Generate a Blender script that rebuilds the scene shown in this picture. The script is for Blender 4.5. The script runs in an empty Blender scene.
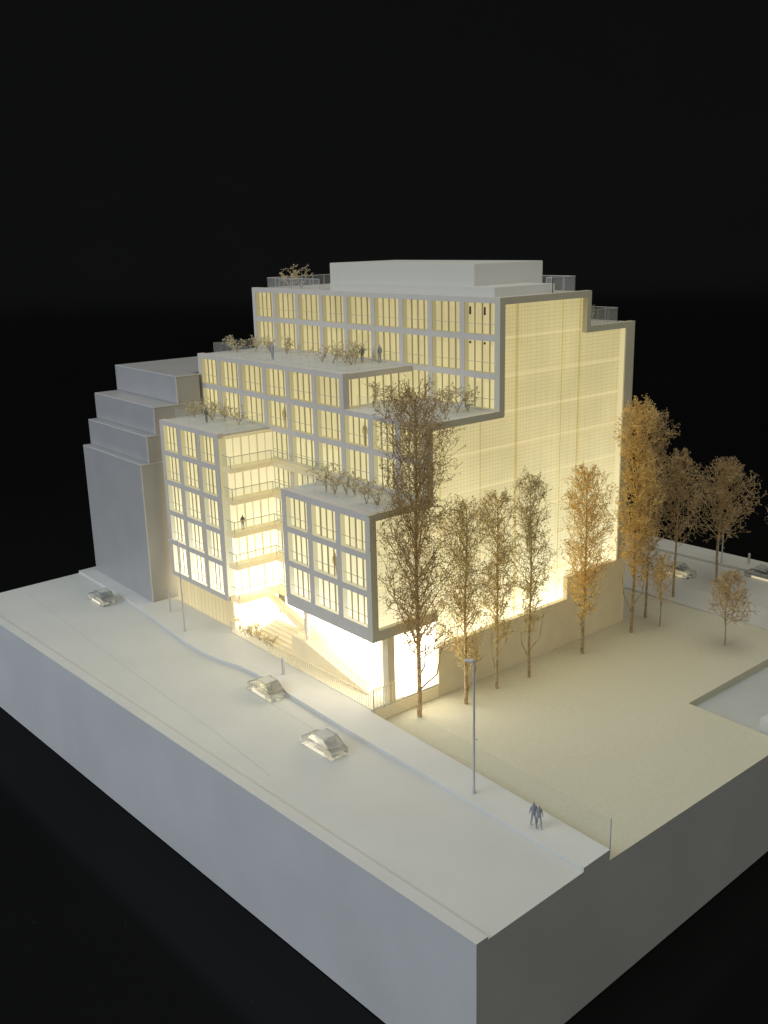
import bpy, bmesh, math, random
from mathutils import Vector, Matrix, Quaternion

S = 0.01                       # building metres -> metres of the physical model (1:100)
sc = bpy.context.scene
col = sc.collection
rnd = random.Random(7)

# ------------------------------------------------------------------ helpers
def nodes_of(m):
    m.use_nodes = True
    nt = m.node_tree
    nt.nodes.clear()
    return nt, nt.nodes.new, nt.links.new

def surface(name, rgb, rough=0.6, var=0.05, scale=60.0, bump=0.0, bscale=900.0, spec=0.3, metal=0.0, sub=0.0, transl=0.0, emit=None):
    m = bpy.data.materials.new(name)
    nt, N, L = nodes_of(m)
    out = N('ShaderNodeOutputMaterial')
    p = N('ShaderNodeBsdfPrincipled')
    p.inputs['Roughness'].default_value = rough
    p.inputs['Specular IOR Level'].default_value = spec
    p.inputs['Metallic'].default_value = metal
    tc = N('ShaderNodeTexCoord')
    n = N('ShaderNodeTexNoise'); n.inputs['Scale'].default_value = scale; n.inputs['Detail'].default_value = 4
    L(tc.outputs['Object'], n.inputs['Vector'])
    mr = N('ShaderNodeMapRange')
    mr.inputs['From Min'].default_value = 0.3; mr.inputs['From Max'].default_value = 0.7
    mr.inputs['To Min'].default_value = 1 - var; mr.inputs['To Max'].default_value = 1 + var
    L(n.outputs['Fac'], mr.inputs['Value'])
    mx = N('ShaderNodeMix'); mx.data_type = 'RGBA'; mx.blend_type = 'MULTIPLY'
    mx.inputs['Factor'].default_value = 1
    mx.inputs['A'].default_value = (*rgb, 1)
    cb = N('ShaderNodeCombineColor')
    for k in range(3): L(mr.outputs['Result'], cb.inputs[k])
    L(cb.outputs['Color'], mx.inputs['B'])
    L(mx.outputs['Result'], p.inputs['Base Color'])
    if bump > 0:
        b = N('ShaderNodeTexNoise'); b.inputs['Scale'].default_value = bscale; b.inputs['Detail'].default_value = 3
        L(tc.outputs['Object'], b.inputs['Vector'])
        bp = N('ShaderNodeBump'); bp.inputs['Strength'].default_value = bump; bp.inputs['Distance'].default_value = 0.001
        L(b.outputs['Fac'], bp.inputs['Height']); L(bp.outputs['Normal'], p.inputs['Normal'])
    sh = p.outputs['BSDF']
    if transl > 0:
        t = N('ShaderNodeBsdfTranslucent'); L(mx.outputs['Result'], t.inputs['Color'])
        ms = N('ShaderNodeMixShader'); ms.inputs['Fac'].default_value = transl
        L(sh, ms.inputs[1]); L(t.outputs['BSDF'], ms.inputs[2]); sh = ms.outputs['Shader']
    if emit:
        e = N('ShaderNodeEmission'); e.inputs['Color'].default_value = (*emit, 1); e.inputs['Strength'].default_value = 1
        ad = N('ShaderNodeAddShader'); L(sh, ad.inputs[0]); L(e.outputs['Emission'], ad.inputs[1]); sh = ad.outputs['Shader']
    L(sh, out.inputs['Surface'])
    return m

def glow(name, stops, stripe=0.0, width=0.55, cloud=0.06, mult=1.0):
    """glowing sheet: height ramp in the emission stands in for lamps inside"""
    m = bpy.data.materials.new(name)
    nt, N, L = nodes_of(m)
    out = N('ShaderNodeOutputMaterial'); e = N('ShaderNodeEmission')
    g = N('ShaderNodeNewGeometry'); sp = N('ShaderNodeSeparateXYZ'); L(g.outputs['Position'], sp.inputs['Vector'])
    mz = N('ShaderNodeMath'); mz.operation = 'MULTIPLY'; mz.inputs[1].default_value = 1 / (40 * S); L(sp.outputs['Z'], mz.inputs[0])
    r = N('ShaderNodeValToRGB'); r.color_ramp.interpolation = 'LINEAR'
    els = r.color_ramp.elements
    while len(els) > 1: els.remove(els[-1])
    for i, (z, c) in enumerate(stops):
        el = els[0] if i == 0 else els.new(z / 40)
        el.position = max(0, z / 40); el.color = (c[0] / 8, c[1] / 8, c[2] / 8, 1)
    L(mz.outputs[0], r.inputs['Fac'])
    # soft clouding and curtain-like vertical strips
    n = N('ShaderNodeTexNoise'); n.inputs['Scale'].default_value = 14; n.inputs['Detail'].default_value = 3
    L(g.outputs['Position'], n.inputs['Vector'])
    mr = N('ShaderNodeMapRange'); mr.inputs['From Min'].default_value = .3; mr.inputs['From Max'].default_value = .7
    mr.inputs['To Min'].default_value = 1 - cloud; mr.inputs['To Max'].default_value = 1 + cloud
    L(n.outputs['Fac'], mr.inputs['Value'])
    a = N('ShaderNodeMath'); a.operation = 'SUBTRACT'; L(sp.outputs['X'], a.inputs[0]); L(sp.outputs['Y'], a.inputs[1])
    d = N('ShaderNodeMath'); d.operation = 'DIVIDE'; d.inputs[1].default_value = width * S; L(a.outputs[0], d.inputs[0])
    fl = N('ShaderNodeMath'); fl.operation = 'FLOOR'; L(d.outputs[0], fl.inputs[0])
    fz = N('ShaderNodeMath'); fz.operation = 'DIVIDE'; fz.inputs[1].default_value = 3.55 * S; L(sp.outputs['Z'], fz.inputs[0])
    fz2 = N('ShaderNodeMath'); fz2.operation = 'FLOOR'; L(fz.outputs[0], fz2.inputs[0])
    fm = N('ShaderNodeMath'); fm.operation = 'MULTIPLY_ADD'; fm.inputs[1].default_value = 137.0
    L(fz2.outputs[0], fm.inputs[0]); L(fl.outputs[0], fm.inputs[2])
    w = N('ShaderNodeTexWhiteNoise'); w.noise_dimensions = '1D'; L(fm.outputs[0], w.inputs['W'])
    mw = N('ShaderNodeMapRange'); mw.inputs['To Min'].default_value = 1 - stripe; mw.inputs['To Max'].default_value = 1 + stripe * .6
    L(w.outputs['Value'], mw.inputs['Value'])
    mm = N('ShaderNodeMath'); mm.operation = 'MULTIPLY'; L(mr.outputs['Result'], mm.inputs[0]); L(mw.outputs['Result'], mm.inputs[1])
    m2 = N('ShaderNodeMath'); m2.operation = 'MULTIPLY'; m2.inputs[1].default_value = 8 * mult; L(mm.outputs[0], m2.inputs[0])
    L(r.outputs['Color'], e.inputs['Color']); L(m2.outputs[0], e.inputs['Strength'])
    L(e.outputs['Emission'], out.inputs['Surface'])
    return m

def thin_acrylic(name, tint=(.97, .98, .97), haze=0.12, fres=1.45):
    m = bpy.data.materials.new(name)
    nt, N, L = nodes_of(m)
    out = N('ShaderNodeOutputMaterial')
    t = N('ShaderNodeBsdfTransparent'); t.inputs['Color'].default_value = (*tint, 1)
    gl = N('ShaderNodeBsdfGlossy'); gl.inputs['Roughness'].default_value = .08
    lw = N('ShaderNodeLayerWeight'); pw = N('ShaderNodeMath'); pw.operation = 'POWER'; pw.inputs[1].default_value = 4
    L(lw.outputs['Facing'], pw.inputs[0])
    fr = N('ShaderNodeMapRange'); fr.inputs['To Min'].default_value = .04; fr.inputs['To Max'].default_value = .45
    L(pw.outputs[0], fr.inputs['Value'])
    ms = N('ShaderNodeMixShader'); L(fr.outputs['Result'], ms.inputs['Fac']); L(t.outputs['BSDF'], ms.inputs[1]); L(gl.outputs['BSDF'], ms.inputs[2])
    d = N('ShaderNodeBsdfDiffuse'); d.inputs['Color'].default_value = (.8, .8, .78, 1)
    m2 = N('ShaderNodeMixShader')
    nz = N('ShaderNodeTexNoise'); nz.inputs['Scale'].default_value = 25
    tc = N('ShaderNodeTexCoord'); L(tc.outputs['Object'], nz.inputs['Vector'])
    mr = N('ShaderNodeMapRange'); mr.inputs['To Min'].default_value = haze * .6; mr.inputs['To Max'].default_value = haze * 1.4
    L(nz.outputs['Fac'], mr.inputs['Value']); L(mr.outputs['Result'], m2.inputs['Fac'])
    L(ms.outputs['Shader'], m2.inputs[1]); L(d.outputs['BSDF'], m2.inputs[2])
    L(m2.outputs['Shader'], out.inputs['Surface'])
    return m

def solid_acrylic(name):
    m = bpy.data.materials.new(name)
    nt, N, L = nodes_of(m)
    out = N('ShaderNodeOutputMaterial'); p = N('ShaderNodeBsdfPrincipled')
    p.inputs['Base Color'].default_value = (.97, .98, .97, 1)
    p.inputs['Transmission Weight'].default_value = 1; p.inputs['IOR'].default_value = 1.49
    tc = N('ShaderNodeTexCoord'); n = N('ShaderNodeTexNoise'); n.inputs['Scale'].default_value = 300
    L(tc.outputs['Object'], n.inputs['Vector'])
    mr = N('ShaderNodeMapRange'); mr.inputs['To Min'].default_value = 0.0; mr.inputs['To Max'].default_value = .012
    L(n.outputs['Fac'], mr.inputs['Value']); L(mr.outputs['Result'], p.inputs['Roughness'])
    t = N('ShaderNodeBsdfTransparent'); d = N('ShaderNodeBsdfDiffuse'); d.inputs['Color'].default_value = (.85,.85,.82,1)
    m1 = N('ShaderNodeMixShader'); m1.inputs['Fac'].default_value = .30
    L(p.outputs['BSDF'], m1.inputs[1]); L(t.outputs['BSDF'], m1.inputs[2])
    m2 = N('ShaderNodeMixShader'); m2.inputs['Fac'].default_value = .02
    L(m1.outputs['Shader'], m2.inputs[1]); L(d.outputs['BSDF'], m2.inputs[2])
    L(m2.outputs['Shader'], out.inputs['Surface'])
    return m

class MB:
    def __init__(s): s.v = []; s.f = []; s.sm = False
    def box(s, x0, x1, y0, y1, z0, z1):
        n = len(s.v)
        s.v += [(x0,y0,z0),(x1,y0,z0),(x1,y1,z0),(x0,y1,z0),(x0,y0,z1),(x1,y0,z1),(x1,y1,z1),(x0,y1,z1)]
        s.f += [tuple(n+i for i in q) for q in ((0,3,2,1),(4,5,6,7),(0,1,5,4),(1,2,6,5),(2,3,7,6),(3,0,4,7))]
        return s
    def prism(s, poly, z0, z1):
        n = len(s.v); k = len(poly)
        s.v += [(x,y,z0) for x,y in poly] + [(x,y,z1) for x,y in poly]
        s.f.append(tuple(n+i for i in reversed(range(k)))); s.f.append(tuple(n+k+i for i in range(k)))
        for i in range(k):
            j = (i+1) % k; s.f.append((n+i, n+j, n+k+j, n+k+i))
        return s
    def prism_yz(s, poly, x0, x1):
        n = len(s.v); k = len(poly)
        s.v += [(x0,y,z) for y,z in poly] + [(x1,y,z) for y,z in poly]
        s.f.append(tuple(n+i for i in reversed(range(k)))); s.f.append(tuple(n+k+i for i in range(k)))
        for i in range(k):
            j = (i+1) % k; s.f.append((n+i, n+j, n+k+j, n+k+i))
        return s
    def prism_xz(s, poly, y0, y1):
        n = len(s.v); k = len(poly)
        s.v += [(x,y0,z) for x,z in poly] + [(x,y1,z) for x,z in poly]
        s.f.append(tuple(n+i for i in range(k))); s.f.append(tuple(n+k+i for i in reversed(range(k))))
        for i in range(k):
            j = (i+1) % k; s.f.append((n+j, n+i, n+k+i, n+k+j))
        return s
    def bar(s, a, b, r0, r1=None, k=4):
        r1 = r0 if r1 is None else r1
        a = Vector(a); b = Vector(b); d = b - a
        if d.length < 1e-6: return s
        d.normalize()
        u = d.orthogonal().normalized(); w = d.cross(u)
        n = len(s.v)
        for p, r in ((a, r0), (b, r1)):
            for i in range(k):
                t = 2 * math.pi * i / k
                s.v.append(tuple(p + (u * math.cos(t) + w * math.sin(t)) * r))
        for i in range(k):
            j = (i+1) % k; s.f.append((n+i, n+j, n+k+j, n+k+i))
        s.f.append(tuple(n+i for i in reversed(range(k)))); s.f.append(tuple(n+k+i for i in range(k)))
        return s
    def poly(s, pts):
        n = len(s.v); s.v += [tuple(p) for p in pts]; s.f.append(tuple(range(n, n+len(pts)))); return s
    def build(s, name, mat, parent=None, bevel=0.0, recalc=True):
        me = bpy.data.meshes.new(name)
        o0 = Vector(parent.get('_o', (0,0,0))) if parent else Vector((0,0,0))
        me.from_pydata([tuple((Vector(p) - o0) * S) for p in s.v], [], s.f)
        if recalc or bevel > 0:
            bm = bmesh.new(); bm.from_mesh(me)
            bmesh.ops.recalc_face_normals(bm, faces=bm.faces)
            if bevel > 0:
                bmesh.ops.bevel(bm, geom=[e for e in bm.edges], offset=bevel * S, segments=2, affect='EDGES', clamp_overlap=True)
            bm.to_mesh(me); bm.free()
        me.materials.append(mat)
        if s.sm:
            for p in me.polygons: p.use_smooth = True
        o = bpy.data.objects.new(name, me); col.objects.link(o)
        if parent is not None:
            # a part of a part sits in the same frame as its thing
            o.parent = parent
            o['_o'] = tuple(o0)
        return o

def tag(o, label=None, cat=None, group=None, kind=None):
    if label: o['label'] = label
    if cat: o['category'] = cat
    if group: o['group'] = group
    if kind: o['kind'] = kind
    return o

def thing(name, label, cat, loc=(0,0,0), group=None):
    o = bpy.data.objects.new(name, None); col.objects.link(o)
    o.empty_display_size = .01
    o.location = Vector(loc) * S; o['_o'] = tuple(loc)
    return tag(o, label, cat, group)

def copy_tree(o, parent=None):
    c = o.copy(); col.objects.link(c)
    if parent is not None: c.parent = parent
    for ch in list(o.children): copy_tree(ch, c)
    return c

# ------------------------------------------------------------------ materials
M = {}
M['board'] = surface('white_model_board', (.70,.70,.675), .65, .03, 25, .10, 700)
M['base'] = surface('painted_white_base', (.68,.68,.68), .55, .05, 12, .12, 500)
M['road'] = surface('road_board', (.68,.68,.645), .6, .03, 18, .08, 900)
M['pave'] = surface('pavement_board', (.73,.73,.70), .6, .03, 30, .08, 900)
M['lawn'] = surface('flocked_lawn', (.69,.665,.53), .9, .05, 500, .35, 2200, spec=.1)
M['pit'] = surface('pit_floor', (.54,.56,.55), .7, .04, 40)
M['line'] = surface('scored_line', (.615,.615,.58), .7, .03, 60)
M['frame'] = surface('grey_white_frame', (.69,.64,.585), .5, .03, 50, .05, 900)
M['gframe'] = surface('gable_frame_glow', (.60,.585,.50), .5, .03, 50, emit=(.035,.030,.014))  # emission puts glow into the frame colour; the frame is no lamp
M['wall'] = surface('cream_wall', (.72,.70,.64), .6, .03, 40)
M['roof'] = surface('roof_sheet', (.64,.63,.60), .5, .04, 30, .06, 500)
M['pent'] = surface('penthouse_sheet', (.36,.36,.345), .5, .02, 20, emit=(.155,.152,.132))  # emission evens front and side as if lit from within
M['mull'] = surface('mullion', (.66,.57,.39), .5, .08, 80, transl=.4)
M['rail'] = surface('rail_line', (.66,.59,.44), .5, .05, 80)
M['screen'] = surface('perforated_screen', (.88,.80,.58), .5, .06, 90, transl=.92)
M['balc'] = surface('balcony_acrylic', (.86,.81,.66), .4, .03, 50, transl=.5, emit=(.10,.082,.045))  # emission brightens the slabs in place of the courtyard's glare
M['frost'] = surface('frosted_grey_acrylic', (.43,.42,.42), .42, .05, 22, .05, 600, spec=.5)
M['frostedge'] = surface('polished_acrylic_edge', (.66,.66,.66), .3, .02, 60, spec=.5)
M['plinth'] = surface('concrete_plinth_glow', (.72,.65,.50), .8, .05, 60, .15, 500, emit=(.085,.066,.030))  # emission added to brighten the wall; it holds no lamp
M['metal'] = surface('grey_post', (.62,.62,.63), .4, .04, 80, metal=.2)
M['dark'] = surface('dark_pendant', (.09,.075,.05), .5, .05, 80)
M['person'] = surface('grey_figure', (.36,.38,.42), .55, .12, 300)
M['figdark'] = surface('dark_figure', (.17,.17,.135), .55, .12, 300)
M['ghost'] = surface('silhouette_figure', (.74,.64,.40), .6, .08, 300, transl=.6)  # pale figures stand in for blurred shadows on the frosted panes
M['table'] = surface('black_table', (.005,.005,.0055), .45, .5, 7, .04, 200, spec=.06)
M['cloth'] = surface('black_backdrop', (.0145,.0145,.0145), .95, .25, 3, spec=.05)
M['clear'] = thin_acrylic('clear_acrylic_sheet', haze=.022)
M['terr'] = thin_acrylic('terrace_acrylic', haze=.10)
M['haze'] = thin_acrylic('hazy_acrylic_rail', tint=(.95,.95,.94), haze=.16)
M['carglow'] = surface('car_edge_glow', (.86,.82,.70), .2, .05, 200, spec=.6, emit=(.46,.39,.24))  # emission stands in for building glow refracted in the car sides
M['carsheen'] = thin_acrylic('car_roof_sheen', haze=.40)
M['car'] = solid_acrylic('clear_acrylic_block')
M['grnd'] = surface('forecourt_board', (.80,.76,.64), .6, .03, 40, emit=(.12,.095,.05))  # emission puts the entrance glow into the floor colour
M['stair'] = surface('stair_board', (.82,.75,.58), .6, .04, 60, transl=.15, emit=(.16,.125,.062))  # emission puts the entrance glow into steps, ramp and rails
def twig(n, c, t=.35): return surface(n, c, .8, .35, 260, spec=.1, transl=t)
M['bark'] = twig('dry_bark', (.64,.51,.31), .35)
M['bark_gold'] = twig('gable_lit_bark', (.68,.57,.37), .35)  # same gold light put into the bark colour
M['bud_dark'] = twig('dry_backlit_buds', (.70,.58,.36), .6)  # darker tone of a backlit crown, put into the colour
M['bud_rust'] = twig('rusty_buds', (.78,.69,.46), .62)
M['bud_gold'] = twig('gable_lit_buds', (.89,.76,.46), .65)  # gold tone carries the gable's light, put into the colour
M['bud_grey'] = twig('grey_brown_buds', (.78,.66,.45), .6)
M['bud_pale'] = twig('pale_olive_buds', (.74,.67,.48), .6)

WIN = [(0,(3.4,3.2,2.3)),(4,(2.4,2.2,1.5)),(10,(1.18,1.10,.72)),(16,(.95,.86,.49)),(22,(.82,.725,.37)),(28,(.69,.60,.295)),(37,(.55,.47,.235))]
M['win'] = glow('lit_window_sheet', WIN, stripe=.09)
M['reveal'] = glow('window_reveal_glow', WIN, mult=.60)  # reveals emit: the panes' light on them is put into the colour
M['flank'] = glow('flank_added_glow', [(0,(2.2,1.9,1.15)),(8,(1.3,1.1,.62)),(22,(.5,.43,.25))])
M['cl'] = glow('lit_cladding_sheet', [(0,(.78,.66,.38)),(4,(.66,.56,.31))], stripe=.05, width=.9)
M['side'] = glow('lit_balcony_glazing', [(0,(5.5,5.0,3.8)),(4,(3.2,2.9,2.0)),(8,(1.9,1.7,1.05)),(14,(1.15,1.0,.58)),(22,(.88,.76,.42))], stripe=.04, width=1.0)
M['gable'] = glow('lit_gable_sheet', [(0,(3.6,3.2,2.0)),(4,(2.5,2.2,1.35)),(6.3,(1.6,1.42,.84)),(9,(1.08,.98,.60)),(14,(.87,.77,.43)),(22,(.685,.585,.30)),(37,(.545,.465,.225))], stripe=.02, cloud=.08)
M['gband'] = glow('lit_floor_edge', [(0,(1.4,1.2,.7)),(14,(.96,.83,.45)),(22,(.78,.655,.34)),(37,(.64,.54,.275))], cloud=.03)
M['ground_side'] = glow('lit_ground_floor_side', mult=.65, stops=[(0,(7.9,7.0,5.2)),(8,(7.9,6.9,5.0))])
M['ground'] = glow('lit_ground_floor', mult=.72, stops= [(0,(7.9,7.0,5.2)),(8,(7.9,6.9,5.0))], stripe=.02, width=2.0)

# ------------------------------------------------------------------ setting
ang = 0.0419
def bx_r(y): return -ang * y                    # right edge of the base
def bx_l(y): return -86.26 - ang * y            # left edge
def by_f(x): return ang * x                     # front edge
B0, B1, B2, B3 = (0,0), (-86.11,-3.61), (-89.6,79.4), (-3.49,83.2)

def black_sheet(name):
    m = bpy.data.materials.new(name)
    nt, N, L = nodes_of(m)
    out = N('ShaderNodeOutputMaterial'); d = N('ShaderNodeBsdfDiffuse'); g = N('ShaderNodeBsdfGlossy')
    tc = N('ShaderNodeTexCoord'); n = N('ShaderNodeTexNoise'); n.inputs['Scale'].default_value = 3; n.inputs['Detail'].default_value = 6
    L(tc.outputs['Object'], n.inputs['Vector'])
    r = N('ShaderNodeValToRGB'); r.color_ramp.elements[0].color = (.0062,.0062,.0066,1); r.color_ramp.elements[1].color = (.0095,.0095,.0098,1)
    L(n.outputs['Fac'], r.inputs['Fac'])
    vo = N('ShaderNodeTexVoronoi'); vo.inputs['Scale'].default_value = 30; L(tc.outputs['Object'], vo.inputs['Vector'])
    lt = N('ShaderNodeMath'); lt.operation = 'LESS_THAN'; lt.inputs[1].default_value = .022; L(vo.outputs['Distance'], lt.inputs[0])
    mxd = N('ShaderNodeMix'); mxd.data_type = 'RGBA'; mxd.inputs['B'].default_value = (.035,.035,.035,1)
    L(lt.outputs[0], mxd.inputs['Factor']); L(r.outputs['Color'], mxd.inputs['A']); L(mxd.outputs['Result'], d.inputs['Color'])
    g.inputs['Roughness'].default_value = .16; g.inputs['Color'].default_value = (.9,.95,1,1)
    ms = N('ShaderNodeMixShader'); ms.inputs['Fac'].default_value = .014
    L(d.outputs['BSDF'], ms.inputs[1]); L(g.outputs['BSDF'], ms.inputs[2]); L(ms.outputs['Shader'], out.inputs['Surface'])
    return m
M['table'] = black_sheet('black_table_sheet')
# one long black sheet: it lies under the model and sweeps up behind it
def sweep(name, us, prof, mat):
    c = Vector((-45,30,0)); fw = Vector((-.768,.64,0)); sd = Vector((.64,.768,0))
    m = MB()
    for u in us:
        for (d, z) in prof: m.v.append(tuple(c + sd*u + fw*d + Vector((0,0,z))))
    k = len(prof)
    for i in range(len(us)-1):
        for q in range(k-1): m.f.append((i*k+q, (i+1)*k+q, (i+1)*k+q+1, i*k+q+1))
    m.sm = True
    return tag(m.build(name, mat, recalc=False), kind='structure')
us = [-520 + 80*i for i in range(14)]
sweep('table', us, [(-330,-11.9),(-100,-11.9),(60,-11.9),(140,-11.9)], M['table'])
arc = [(140 + 150*math.sin(t*math.pi/24), -11.9 + 150*(1-math.cos(t*math.pi/24))) for t in range(13)]
sweep('backdrop', us, arc + [(290,260),(290,380)], M['table'])

mbase = MB().prism([B0, B3, B2, B1], -11.8, -3.2).build('model_base', M['base'])
tag(mbase, 'thick white block base that carries the whole architectural model', 'model base')

def layer(name, poly, z0, z1, mat):
    o = MB().prism(poly, z0, z1).build(name, mat)
    o.data.materials.append(M['base'])
    for p in o.data.polygons:
        if abs(p.normal.z) < .5 and z1 < .5:
            c = p.center / S
            on = abs(c.x - bx_r(c.y)) < .25 or abs(c.y - by_f(c.x)) < .25
            if on: p.material_index = 1
    return tag(o, kind='structure')
yv = lambda x: by_f(x) + 1.05
layer('verge', [B0, (bx_r(1.05), 1.05), (bx_l(-2.5), yv(-86.15)), B1], -3.2, 0.0, M['road'])
kerb = [(bx_r(10.85),10.85),(-15.2,11.0),(-28.6,11.05),(-36.9,11.25),(-42.5,11.45),(-45.5,11.2),(-48.0,10.55),(-51.2,10.15),(-55.5,10.2),(-60,10.55),(-66,11.1),(-71.7,11.5),(bx_l(11.6),11.6)]
layer('road', [(bx_r(1.05),1.05)] + kerb + [(bx_l(-2.5), yv(-86.15))], -3.2, -.22, M['road'])
pedge = [(bx_r(13.9),13.9),(-28.62,14.75)]
layer('pavement', pedge + [(-28.62,25.0),(bx_l(25),25.0)] + kerb[::-1], -3.2, .1, M['pave'])
layer('lawn', [(bx_r(13.9),13.9),(bx_r(40.15),40.15),(-11.61,40.15),(-11.75,54.9),(bx_r(54.9),54.9),(bx_r(61.6),61.6),(-31.6,61.3),(bx_l(60),60.0),(bx_l(25),25.0),(-28.62,25.0),(-28.62,14.75)], -3.2, -1.26, M['lawn'])
lw = [o for o in col.objects if o.name == 'lawn'][0]
for v in lw.data.vertices:
    x, y, z = v.co / S
    if z > -2:
        wx = max(0, min(1, (x + 20) / 18))
        v.co.z = (-1.26 + wx * (.48 if y < 20 else (-.40 if y < 45 else -.05))) * S
bm = bmesh.new(); bm.from_mesh(lw.data)
bmesh.ops.triangulate(bm, faces=[f for f in bm.faces if len(f.verts) > 4]); bm.to_mesh(lw.data); bm.free()
layer('sunken_court', [(bx_r(40.15),40.15),(bx_r(54.9),54.9),(-11.75,54.9),(-11.61,40.15)], -3.2, -2.15, M['pit'])
rr0 = [(bx_r(61.6),61.6),(-31.6,61.3),(bx_l(60),60.0)]
rr1 = [(bx_r(62.1),62.1),(-31.6,61.8),(bx_l(60.5),60.5)]
layer('kerb', rr0 + rr1[::-1], -3.2, -1.05, M['pave'])
rm = [(bx_r(67.9),67.9),(-30.9,67.1),(bx_l(66),66.0)]
layer('rear_pavement', rr1 + rm[::-1], -3.2, -1.16, M['pave'])
r2 = [(bx_r(78.9),78.9),(-29.9,77.6),(bx_l(75),75.0)]
layer('rear_road', rm + r2[::-1], -3.2, -1.28, M['road'])
layer('far_pavement', r2 + [B2, B3], -3.2, -.9, M['pave'])
# scored lines on the road: the long gutter line and the parking bay
ln = MB()
pts = [(-83.3,3.35),(-61.9,2.75),(-46.9,2.4),(-34.9,2.2),(-25.7,1.7)]
for a, b in zip(pts, pts[1:]): ln.poly([(a[0],a[1],-.214),(b[0],b[1],-.214),(b[0],b[1]+.13,-.214),(a[0],a[1]+.13,-.214)])
ln.build('gutter_line', M['line']); tag(col.objects[-1], kind='structure')
bay = MB()
for (x0,x1,y0,y1) in ((-41.2,-29.62,9.1,9.22),(-29.62,-29.5,9.1,10.98)):
    bay.poly([(x0,y0,-.214),(x1,y0,-.214),(x1,y1,-.214),(x0,y1,-.214)])
bay.build('parking_bay_line', M['line']); tag(col.objects[-1], kind='structure')

# white block in the sunken court
blk = MB().box(-4.6,-1.9,40.7,43.0,-2.15,-.55).build('stair_hut', M['board'], bevel=.04)
tag(blk, 'small white block standing in the sunken court at the right edge', 'block')

# ------------------------------------------------------------------ main building
l = {0:.1, 1:3.84, 2:7.79, 3:11.47, 4:15.16, 5:18.67, 6:22.22, 7:25.62, 8:29.12, 9:32.74, 10:36.28}
PP = .24
y1, y2, y3, yE, yF = 15.5, 22.15, 31.54, 44.84, 52.2
xg = -28.57
XA = [-67.4,-62.95,-58.65,-54.45]
XB = [-69.25,-64.55,-59.95,-55.0,-50.5,-45.75,-41.1,-36.7,-32.6,xg]
XC = [-71.2,-66.4,-61.6,-56.85,-52.2,-47.45,-42.8,-38.3,-33.65,xg]
XD = [-42.3,-37.75,-33.25,xg]
bld = thing('office_building', 'large stepped office building glowing warm yellow in the middle of the white base', 'building', (-48,30,.1))
bld['_o'] = (-48,30,.1)

CW, BH = .34, .29       # half widths of frame columns and beams
DEP, PANE = .75, .72
def rails(z): return z + 1.45

def facade(y, xs, cells, levels, top, bottom, name='facade_frame', mat='frame'):
    """cells: dict level -> list of bay indices that are open"""
    fr = MB()
    used = sorted({i for r in cells.values() for i in r})
    cols = {}
    for k, bays in cells.items():
        for i in bays:
            for c in (i, i+1): cols.setdefault(c, set()).add(k)
    for c, ks in cols.items():
        a, b = min(ks), max(ks)
        z0 = l[a] - BH if a not in bottom else bottom[a]
        z1 = l[b+1] + (BH if (b+1) not in top else top[b+1])
        if c in (0,): x0, x1 = xs[c], xs[c] + 2*CW
        elif c == len(xs)-1: x0, x1 = xs[c] - 2*CW, xs[c]
        else: x0, x1 = xs[c] - CW, xs[c] + CW
        fr.box(x0, x1, y, y+DEP, z0, z1)
    for k, bays in cells.items():
        for i in bays:
            x0 = xs[i] + (2*CW if i == 0 else CW); x1 = xs[i+1] - (2*CW if i+1 == len(xs)-1 else CW)
            zb0 = bottom.get(k, l[k] - BH) if k in bottom else l[k] - BH
            fr.box(x0, x1, y, y+DEP, zb0, l[k] + BH)
            if (k+1) not in cells or i not in cells[k+1]:
                fr.box(x0, x1, y, y+DEP, l[k+1] - BH, l[k+1] + top.get(k+1, BH))
    fr.build(name, M[mat], bld)
    for k, bays in cells.items():
        for i in bays:
            x0 = xs[i] + (2*CW if i == 0 else CW); x1 = xs[i+1] - (2*CW if i+1 == len(xs)-1 else CW)
            z0, z1 = l[k] + BH, l[k+1] - BH
            p = MB().box(x0, x1, y+PANE-.12, y+PANE-.06, z0, z1).build('window', M['win'], bld)
            g_ = .012; ya_, yb2 = y+.05, y+PANE-.13
            rv = MB()
            rv.poly([(x0+g_,ya_,z0+g_),(x0+g_,yb2,z0+g_),(x0+g_,yb2,z1-g_),(x0+g_,ya_,z1-g_)]).poly([(x1-g_,ya_,z0+g_),(x1-g_,yb2,z0+g_),(x1-g_,yb2,z1-g_),(x1-g_,ya_,z1-g_)])
            rv.poly([(x0+g_,ya_,z0+g_),(x1-g_,ya_,z0+g_),(x1-g_,yb2,z0+g_),(x0+g_,yb2,z0+g_)]).poly([(x0+g_,ya_,z1-g_),(x1-g_,ya_,z1-g_),(x1-g_,yb2,z1-g_),(x0+g_,yb2,z1-g_)])
            rv.build('window_reveal', M['reveal'], p, recalc=False)
            mu = MB()
            w = (x1 - x0) / 4
            for q in range(1, 4):
                t = .05 if (i*3 + q + k) % 4 else .075
                mu.box(x0+w*q-t, x0+w*q+t, y+.38, y+.48, z0, z1)
            mu.build('mullion', M['mull'], p)
            MB().box(x0, x1, y+.22, y+.26, z0+.95, z0+1.0).build('railing', M['rail'], p)

# V1 left wing / V2 middle block / V3 top block / V4 projecting box
facade(y1, XA, {k: [0,1,2] for k in (1,2,3,4,5)}, None, {6: PP}, {})
facade(y2, XB, {7: [0,1,2,3,4,5], 6: [0,1,2,3,4,5,6,7,8], 5: [3,4,5,6,7,8], 4: [3,4,5], 3: [3,4,5], 2: [3,4,5], 1: [3,4,5]}, None, {8: PP, 7: PP}, {})
facade(y3, XC, {9: list(range(9)), 8: list(range(9)), 7: [6,7,8]}, None, {10: PP}, {})
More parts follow.
